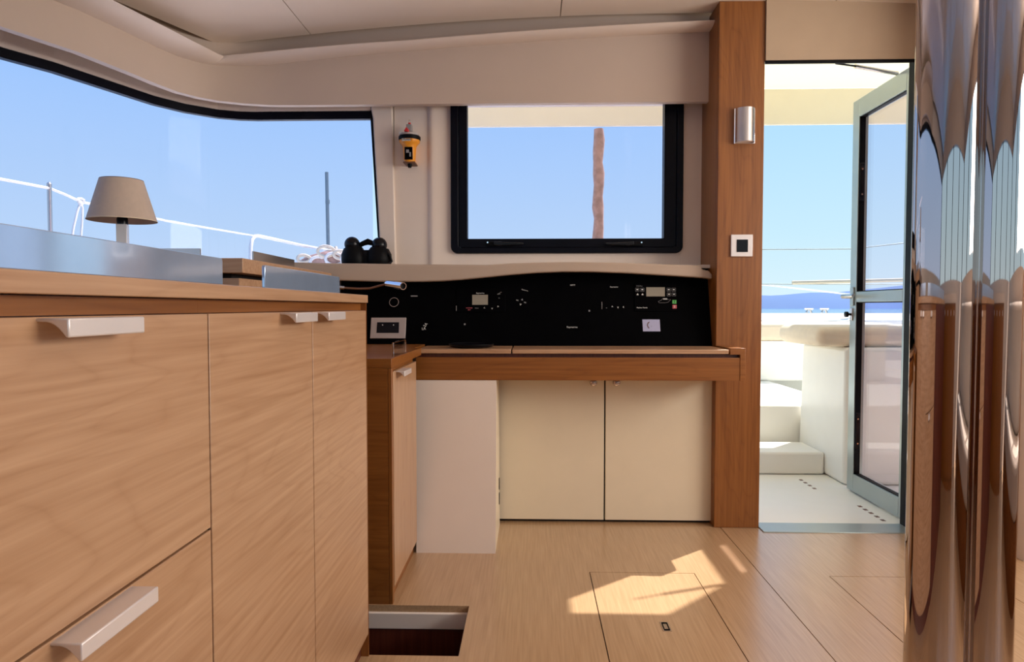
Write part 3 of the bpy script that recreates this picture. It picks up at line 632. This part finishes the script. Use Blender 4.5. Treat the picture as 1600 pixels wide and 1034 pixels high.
build('strap', MB().tube([at(556, 393, BY - .03), at(545, 398, BY - .04), at(537, 407, BY - .03), Vector((at(541, 410, BY).x, BY, bzb + .006)), Vector((at(560, 410, BY).x, BY - .045, bzb + .005))], .006, 8), 'black_plastic', bi, smooth=True)
build('strap', MB().tube([at(603, 392, BY - .02), at(609, 399, BY - .03), at(612, 408, BY - .02), Vector((at(606, 410, BY).x, BY - .03, bzb + .006))], .006, 8), 'black_plastic', bi, smooth=True)

# wall sconce and switch on the pillar
sp_ = at(1166, 196, PY - .03); sn_ = thing('wall_sconce', 'half-round brushed metal wall light on the oak pillar', 'lamp', (sp_.x, PY, sp_.z))
zb_, ztp = at(1166, 221, PY - .03).z, at(1166, 168, PY - .03).z; hw = 14.5 * PY / F_PX
arc_ = [(sp_.x + hw * math.cos(a), PY - .012 - .034 * math.sin(a)) for a in [math.radians(d) for d in range(0, 181, 12)]]
inn = [(sp_.x + (hw - .003) * math.cos(a), PY - .012 - .031 * math.sin(a)) for a in [math.radians(d) for d in range(180, -1, -12)]]
build('shell', MB().prism(arc_ + inn, zb_, ztp), 'brushed', sn_, smooth=True)
build('back_plate', bx(sp_.x - hw - .004, sp_.x + hw + .003, PY - .012, PY - .0003, zb_ - .004, ztp + .002), 'steel', sn_, bevel=.001)
build('diffuser', MB().prism([(x, y) for x, y in inn], zb_ + .004, zb_ + .008), 'white_trim', sn_)
build('top_cap', MB().prism([(x, y) for x, y in inn], ztp - .008, ztp - .004), 'brushed', sn_)
swp = at(1157.5, 384, PY); a_, b_ = at(1141, 401, PY), at(1175.5, 366.5, PY)
so = thing('light_switch', 'square light switch with black rocker on the oak pillar', 'switch', (swp.x, PY, a_.z))
build('plate', bx(a_.x, b_.x, PY - .009, PY - .0003, a_.z, b_.z), 'alu', so, bevel=.002)
a_, b_ = at(1150, 394, PY), at(1167.5, 374.5, PY)
build('rocker', bx(a_.x, b_.x, PY - .012, PY - .0095, a_.z, b_.z), 'black_plastic', so, bevel=.001)

# polished lobed post
pm = thing('mast_post', 'tall mirror-polished lobed metal post in front of the cockpit door', 'post', (.66, 1.0, 0))
def pc(px, Y, r): return (at(px, 800, Y).x, Y, r)
circ = [pc(1466, 1.0, .0415), pc(1542, .99, .0360), pc(1560, 1.03, .022), pc(1510, 1.04, .040)]
ccx, ccy = at(1504, 800, 1.01).x, 1.012
outl = []
NP = 720
for i in range(NP):
    a = 2 * math.pi * i / NP; d = Vector((math.cos(a), math.sin(a))); best = .02
    for x, y, r in circ:
        w = Vector((x - ccx, y - ccy)); b = w.dot(d); c2 = w.length_squared - r * r; disc = b * b - c2
        if disc > 0: best = max(best, b + math.sqrt(disc))
    outl.append(best)
for _ in range(16): outl = [(outl[i - 1] + 2 * outl[i] + outl[(i + 1) % NP]) / 4 for i in range(NP)]
build('tube', MB().prism([(ccx + r * math.cos(2 * math.pi * i / NP), ccy + r * math.sin(2 * math.pi * i / NP)) for i, r in enumerate(outl)], 0.0, zc(.65)), 'chrome', pm, smooth=True)
build('base_flange', MB().prism([(ccx + (r + .012) * math.cos(2 * math.pi * i / NP), ccy + (r + .012) * math.sin(2 * math.pi * i / NP)) for i, r in enumerate(outl)], 0.0, .006), 'chrome', pm)

# ================================================================== COCKPIT DOOR
d1 = sroot('door_1', (1.565, 2.80, 0), 'grey metal framed glass cockpit door swung open outwards')
LXd = 1.566; dy0, dy1 = 2.80, 3.352; th = .045; zb0, zt0 = .004, 1.895
sw1, sw0 = .062, .085
def dpart(n, y0, y1, z0, z1, mat='door_alu', x0=LXd, x1=LXd + th, par=d1, bev=.002): return build(n, bx(x0, x1, y0, y1, z0, z1), mat, par, bevel=bev)
s_far = dpart('stile', dy1 - sw1, dy1, zb0, zt0); s_near = dpart('stile', dy0, dy0 + sw0, zb0, zt0)
zm0, zm1 = .925, .975
dpart('rail', dy0 + sw0, dy1 - sw1, zb0, zb0 + .085); dpart('rail', dy0 + sw0, dy1 - sw1, zt0 - .085, zt0); rm = dpart('rail', dy0 + sw0, dy1 - sw1, zm0, zm1)
for z0, z1 in ((zb0 + .085, zm0), (zm1, zt0 - .085)):
    pnn = dpart('pane', dy0 + sw0 - .005, dy1 - sw1 + .005, z0, z1, 'door_glass', LXd + .030, LXd + .036, bev=0)
    dpart('seal', dy1 - sw1 - .004, dy1 - sw1, z0, z1, 'black_rubber', LXd + .004, LXd + .030, bev=0)
    dpart('seal', dy0 + sw0, dy1 - sw1, z0, z0 + .004, 'black_rubber', LXd + .008, LXd + .030, bev=0)
    dpart('seal', dy0 + sw0, dy1 - sw1, z1 - .004, z1, 'black_rubber', LXd + .008, LXd + .030, bev=0)
for z in (1.50, .30):
    lkp = dpart('lock_plate', dy1 - sw1 - .008, dy1 - sw1 - .003, z - .09, z + .09, 'black_plastic', LXd + .006, LXd + .026, bev=.002)
    for dz in (-.06, .06): build('screw', MB().lathe([(.004, 0), (.004, .002)], (LXd + .016, dy1 - sw1 - .008, z + dz), 10, (0, -1, 0)), 'steel', lkp)
hz = at(1322, 463, 3.30).z
hd = build('handle', MB().tube([(LXd, dy1 - .03, hz), (LXd - .045, dy1 - .03, hz), (LXd - .055, dy1 - .045, hz), (LXd - .055, dy1 - .15, hz + .002)], [.011, .010, .011, .008], 12), 'brushed', d1, smooth=True)
build('handle_rose', bx(LXd - .008, LXd, dy1 - .048, dy1 - .014, hz - .045, hz + .045), 'door_alu', hd, bevel=.003)
kz = at(1320, 491, 3.33).z
kn = build('lock_knob', MB().lathe([(.006, 0), (.006, .018), (.014, .020), (.014, .032), (.008, .035)], (LXd, dy1 - .022, kz), 18, (-1, 0, 0)), 'black_plastic', d1, smooth=True)
build('lock_base', bx(LXd - .006, LXd, dy1 - .036, dy1 - .010, kz - .03, kz + .03), 'brushed', kn, bevel=.002)
g0, g1, g2 = at(1306, 99, 2.86), at(1336, 103, 2.90), Vector((LXd + .01, 2.98, zt0 + .012))
gs = build('gas_strut', MB().tube([g1, g2], .009, 12), 'brushed', d1, smooth=True)
build('strut_rod', MB().tube([g0, g1], .004, 10), 'black_rubber', gs)

# ================================================================== COCKPIT
fc = struct(build('floor_cockpit', bx(-.9, 5.2, 2.80, 9.2, -.06, -.005), 'deck_gelcoat'), 'white cockpit floor outside the door')
for (xa, ya, n, st_) in ((1.50, 2.86, 5, .05), (1.42, 3.36, 4, .055)):
    for i in range(n):
        build('drain_slot', bx(xa - .012, xa + .004, ya + i * st_, ya + i * st_ + .022, -.006, -.004), 'leather_brown', fc)
SX = 1.587
fy = atz(1240, 740, 0).y; ztd = at(1289, 707, fy).z; by_ = atz(1250, 690, ztd).y
tag(build('cockpit_step', bx(-.9, SX - .001, fy, by_ - .001, -.004, ztd), 'deck_gelcoat', bevel=.012), 'low white step across the cockpit floor', 'step')
z2 = at(1230, 636, by_).z; y2 = atz(1220, 595, z2).y
tag(build('side_deck', bx(-.9, SX + .3, by_ + .085, y2 + .89, -.004, z2), 'deck_gelcoat', bevel=.012), 'raised white deck behind the cockpit step', 'deck')
by0, by1 = 3.43, by_ + .02
bnh = at(1290, 540, 3.6).z
tag(build('cockpit_bench', MB().prism([(by0, -.004), (by1 + .06, -.004), (by1 + .01, bnh), (by0, bnh)], SX, 3.2, 'X'), 'deck_gelcoat', bevel=.02), 'tall white moulded bench base beside the open cockpit door', 'bench')
cu0, cu1 = at(1248, 520, 3.7).x, 2.6
cz0, cz1 = bnh + .001, bnh + .105
tag(build('bench_cushion', bx(cu0, cu1, 3.45, 4.02, cz0, cz1), 'cushion', bevel=.045, seg=5), 'cream rounded cushion on the bench base by the cockpit door', 'cushion')
zs1 = at(1220, 532, y2).z; zs2 = at(1220, 509, y2).z
tag(build('stern_bench', bx(.4, 2.9, y2, y2 + .9, z2, zs1), 'deck_gelcoat', bevel=.02), 'low white bench base behind the raised deck', 'bench')
tag(build('aft_cushion', bx(.4, 2.85, y2 - .02, y2 + .85, zs1 + .001, zs2 + .02), 'cushion', bevel=.03, seg=4), 'flat cream cushion on the low bench behind the raised deck', 'cushion')
tag(build('aft_coaming', MB().prism([(y2 + .9, -.004), (9.2, -.004), (9.2, .82), (7.0, .84), (y2 + .9, .79)], .2, 5.2, 'X'), 'deck_gelcoat', bevel=.02), 'white aft deck edge behind the cushions', 'deck')
for px in (1264, 1288):
    cp = at(px, 484, 7.6); cl = thing('mooring_cleat', 'steel mooring cleat on the aft deck edge, %s of two' % ('nearer the pillar' if px == 1264 else 'nearer the door leaf'), 'cleat', (cp.x, 7.6, .838), 'cleats on the aft deck')
    build('horn', MB().tube([(cp.x - .05, 7.6, .884), (cp.x - .03, 7.6, .876), (cp.x + .03, 7.6, .876), (cp.x + .05, 7.6, .884)], [.006, .010, .010, .006], 10), 'brushed', cl, smooth=True)
    for s in (-1, 1): build('foot', MB().tube([(cp.x + s * .028, 7.6, .839), (cp.x + s * .015, 7.6, .872)], [.014, .009], 10), 'brushed', cl, smooth=True)
# hardtop over the cockpit, with an unseen hatch shaped to cast the sun patch
HT = 2.30
ht = thing('hardtop', 'cream hardtop roof over the cockpit', 'roof', (.6, 3.6, HT))
hole = [(1.255, 2.80), (1.41, 2.80), (1.52, 2.91), (1.75, 3.13), (1.87, 3.26), (1.87, 3.80), (1.255, 3.80)]
yb_ = at(1240, 145, 4.39).y
build('roof_panel', MB().prism([(-.74, 3.07), (.81, 3.07), (.81, 2.80), (1.255, 2.80), (1.255, 3.80), (1.87, 3.80), (1.87, 3.26), (1.75, 3.13), (1.49, 2.88), (1.41, 2.80), (2.7, 2.80), (2.7, 4.41), (-.74, 4.41)], HT, HT + .003), 'bimini_canvas', ht)
bz = at(1240, 195, 4.39).z
build('aft_beam', bx(-.74, 2.7, 4.39, 4.41, bz, HT), 'hardtop_cream', ht, bevel=.01)
# wrapped support post seen through the aft window
wp = at(935, 290, 4.46); k = 4.46 / F_PX
prp = []
for i in range(25):
    z = z2 + (bz - z2) * i / 24; prp.append((wp.x + .004 * math.sin(i * 1.7), 4.46, z))
tag(build('awning_post', MB().tube(prp, [8.2 * k + .004 * math.sin(i * 2.3) for i in range(25)], 14), 'canvas_brown', smooth=True), 'brown canvas-wrapped post under the hardtop outside the aft window', 'post')
# grey post and lines outside the door
gp_ = at(1348, 350, 6.5); k = 6.5 / F_PX
pf_ = thing('flag_post', 'slim grey upright post seen through the cockpit door glass', 'post', (gp_.x, 6.5, .805))
build('tube', MB().tube([(gp_.x, 6.5, .815), (gp_.x, 6.5, at(1348, 277, 6.5).z)], 3.6 * k, 14), 'grey_metal', pf_, smooth=True)
build('clamp', MB().lathe([(5 * k, 0), (5 * k, .03)], (gp_.x, 6.5, at(1348, 414, 6.5).z), 14), 'brushed', pf_)
def line(name, lab, pts, r, mat, cat='line', sag=0):
    return tag(build(name, MB().tube(pts, r, 8), mat, smooth=True), lab, cat)
ss0, ss1 = at(1120, 400, 7.4), at(1530, 400, 7.4)
def e_(p, y): q = at(1120, y, 7.4) if p is ss0 else at(1530, y, 7.4); return Vector((p.x, 7.4, q.z))
hw_ = line('stern_lifeline', 'thin grey wire stretched high across the stern beyond the door', [e_(ss0, 390), at(1330, 389, 7.4), at(1412, 380, 7.4), e_(ss1, 365)], .007, 'grey_metal')
line('stern_lifeline', 'thin wire crossing low behind the cockpit just under the pale pole', [e_(ss0, 443.5), at(1245, 444, 7.4), e_(ss1, 444)], .006, 'grey_metal')
line('mooring_line', 'pale rope slanting down towards the door handle', [at(1120, 439, 7.42), at(1195, 445, 7.43), at(1260, 452, 7.43), at(1320, 459, 7.43), at(1530, 481, 7.42)], .008, 'rope_white', 'rope')
for p_ in (ss0, ss1): build('stanchion', MB().tube([(p_.x, 7.4, .838), (p_.x, 7.4, 1.75)], .013, 10), 'brushed', hw_, smooth=True)
line('boat_pole', 'long pale wooden pole lashed across the stern', [at(1238, 441.5, 7.36), at(1330, 439.5, 7.36), at(1535, 434, 7.38)], .02, 'teak_pole', 'pole')
# port lifeline outside the corner window
SXo = -3.12
pl_ = [atx(-260, 222, SXo), atx(-100, 259, SXo), atx(0, 279.5, SXo), atx(40, 287, SXo), atx(77, 294, SXo), atx(100, 303, SXo), atx(126, 315, SXo), atx(180, 327, SXo), atx(260, 345, SXo), atx(330, 357, SXo), atx(395, 368, SXo)]
line('lifeline_rope', 'white lifeline rope running past the corner window', pl_, .009, 'rope_white', 'rope')
sp0 = atx(77, 292, SXo)
stn = thing('stanchion', 'thin steel stanchion carrying the white lifeline rope', 'stanchion', (SXo, sp0.y, .3))
build('tube', MB().tube([(SXo, sp0.y, .3), (SXo, sp0.y, sp0.z + .012)], .0135, 12), 'brushed', stn, smooth=True)
build('top_cap', MB().lathe([(.015, 0), (.015, .02), (.008, .03)], (SXo, sp0.y, sp0.z), 12), 'brushed', stn)
kn0 = atx(126, 315, SXo)
rk = thing('hanging_rope', 'white rope knotted on the lifeline with two hanging tails', 'rope', (SXo, kn0.y, .6))
build('knot', MB().tube([kn0 + Vector((.0, .028 * math.cos(t), .022 * math.sin(t))) + Vector((.008 * math.sin(2 * t), 0, 0)) for t in [i * .7 for i in range(19)]], .009, 8), 'rope_white', rk, smooth=True)
build('tail', MB().tube([kn0, atx(121, 330, SXo), atx(115, 355, SXo), atx(110, 385, SXo), atx(106, 420, SXo)], .0075, 8), 'rope_white', rk, smooth=True)
build('tail', MB().tube([kn0, atx(129, 325, SXo), atx(128, 350, SXo), atx(125, 385, SXo), atx(122, 420, SXo)], .0075, 8), 'rope_white', rk, smooth=True)
rl = [atx(391, 420, SXo), atx(392, 385, SXo), atx(394, 374, SXo), atx(398, 369, SXo), atx(404, 368.5, SXo), atx(430, 374, SXo), atx(470, 383, SXo), atx(525, 393, SXo)]
tag(build('stern_rail', MB().tube(rl, .020, 12), 'rope_white', smooth=True), 'bent white tube rail beyond the end of the lifeline', 'rail')
mp_ = at(511, 330, 11.0); k = 11 / F_PX
ma_ = thing('antenna_mast', 'grey upright mast pole outside beyond the white rail', 'mast', (mp_.x, 11, .3))
build('pole', MB().tube([(mp_.x + .03, 11, .301), (mp_.x, 11, at(511, 269, 11).z)], 2.8 * k, 12), 'grey_metal', ma_, smooth=True)
build('fitting', MB().lathe([(3.4 * k, 0), (3.4 * k, .06)], (mp_.x + .01, 11, at(511, 318, 11).z), 12), 'grey_metal', ma_)
# coil of rope and cloth on the deck edge
rc = at(508, 405, 9.2)
co = thing('rope_coil', 'heap of striped rope and cloth outside behind the binoculars', 'rope', (rc.x, 9.2, 1.3))
for i, (px, py, r, tl) in enumerate(((478, 409, .075, .2), (500, 405, .10, -.3), (513, 402, .11, .4), (524, 401, .10, -.2), (535, 405, .085, .3), (545, 408, .07, .1))):
    c_ = at(px, py, 9.2)
    build('coil', MB().tube([c_ + Vector((r * math.cos(t), .12 * math.sin(t * .5), r * .75 * math.sin(t) + tl * .02 * t)) for t in [j * .45 for j in range(30)]], .022, 7), 'rope_white' if i % 2 else 'cushion', co, smooth=True)
build('cloth', MB().tube([at(468, 413, 9.25), at(485, 409, 9.25), at(508, 406, 9.25), at(530, 406, 9.25), at(552, 412, 9.25)], [.05, .09, .12, .11, .06], 12), 'canvas_brown', co, smooth=True)
# deck of the boat round the cabin, sea and hills
struct(build('floor_side_deck', MB().box(-3.8, -2.7, -3, 12, .2, .3).box(-2.7, -.95, 3.2, 9, .1, .2), 'deck_gelcoat'), 'white side deck outside the corner window')
struct(build('sea', bx(-3000, 3000, -3000, 3000, -1.9, -1.5), 'sea_water'), 'blue sea')
hl = MB(); n = 120; ridge = []
for i in range(n + 1):
    x = -1400 + 3000 * i / n; u = x / 600
    h = 26 + 10 * math.sin(u * 5 + 2.2) + 5 * math.sin(u * 11 + .5) + 3 * math.sin(u * 23)
    ridge.append((x, h))
for x, h in ridge: hl.v += [(x, 1200, -2), (x, 1280, h), (x, 1600, h * .8), (x, 1700, -2)]
for i in range(n):
    for j in range(3): a = i * 4 + j; hl.f.append((a, a + 1, a + 5, a + 4))
struct(build('hills', hl, 'hill_haze', smooth=True), 'blue hazy hills on the far shore')

# ================================================================== FORWARD HALF OF THE CABIN (seen in the polished post)
fcab = thing('forward_cabinet', 'oak cabinet run under the forward windows', 'cabinet', (.4, -2.0, 0))
build('body', bx(-1.9, 1.2, -2.28, -1.82, 0, .92), 'oak_shade_x', fcab)
build('top', bx(-1.92, 1.22, -2.28, -1.80, .92, .97), 'white_trim', fcab, bevel=.004)
for i in range(6):
    x = -1.9 + i * .5165
    d_ = build('door', bx(x + .003, x + .5135, -1.818, -1.80, .06, .90), 'oak_shade_z', fcab); build('handle', bx(x + .22, x + .29, -1.80, -1.775, .86, .885), 'alu', d_)
sf = thing('sofa', 'pale upholstered sofa along the right side', 'sofa', (2.2, -.2, 0))
build('base', bx(1.9, 2.58, -1.7, 1.6, 0, .28), 'oak_shade_y', sf); build('seat', bx(1.88, 2.58, -1.7, 1.6, .28, .45), 'sofa_cloth', sf, bevel=.03, seg=3); build('backrest', bx(2.42, 2.58, -1.7, 1.6, .45, .92), 'sofa_cloth', sf, bevel=.03, seg=3)
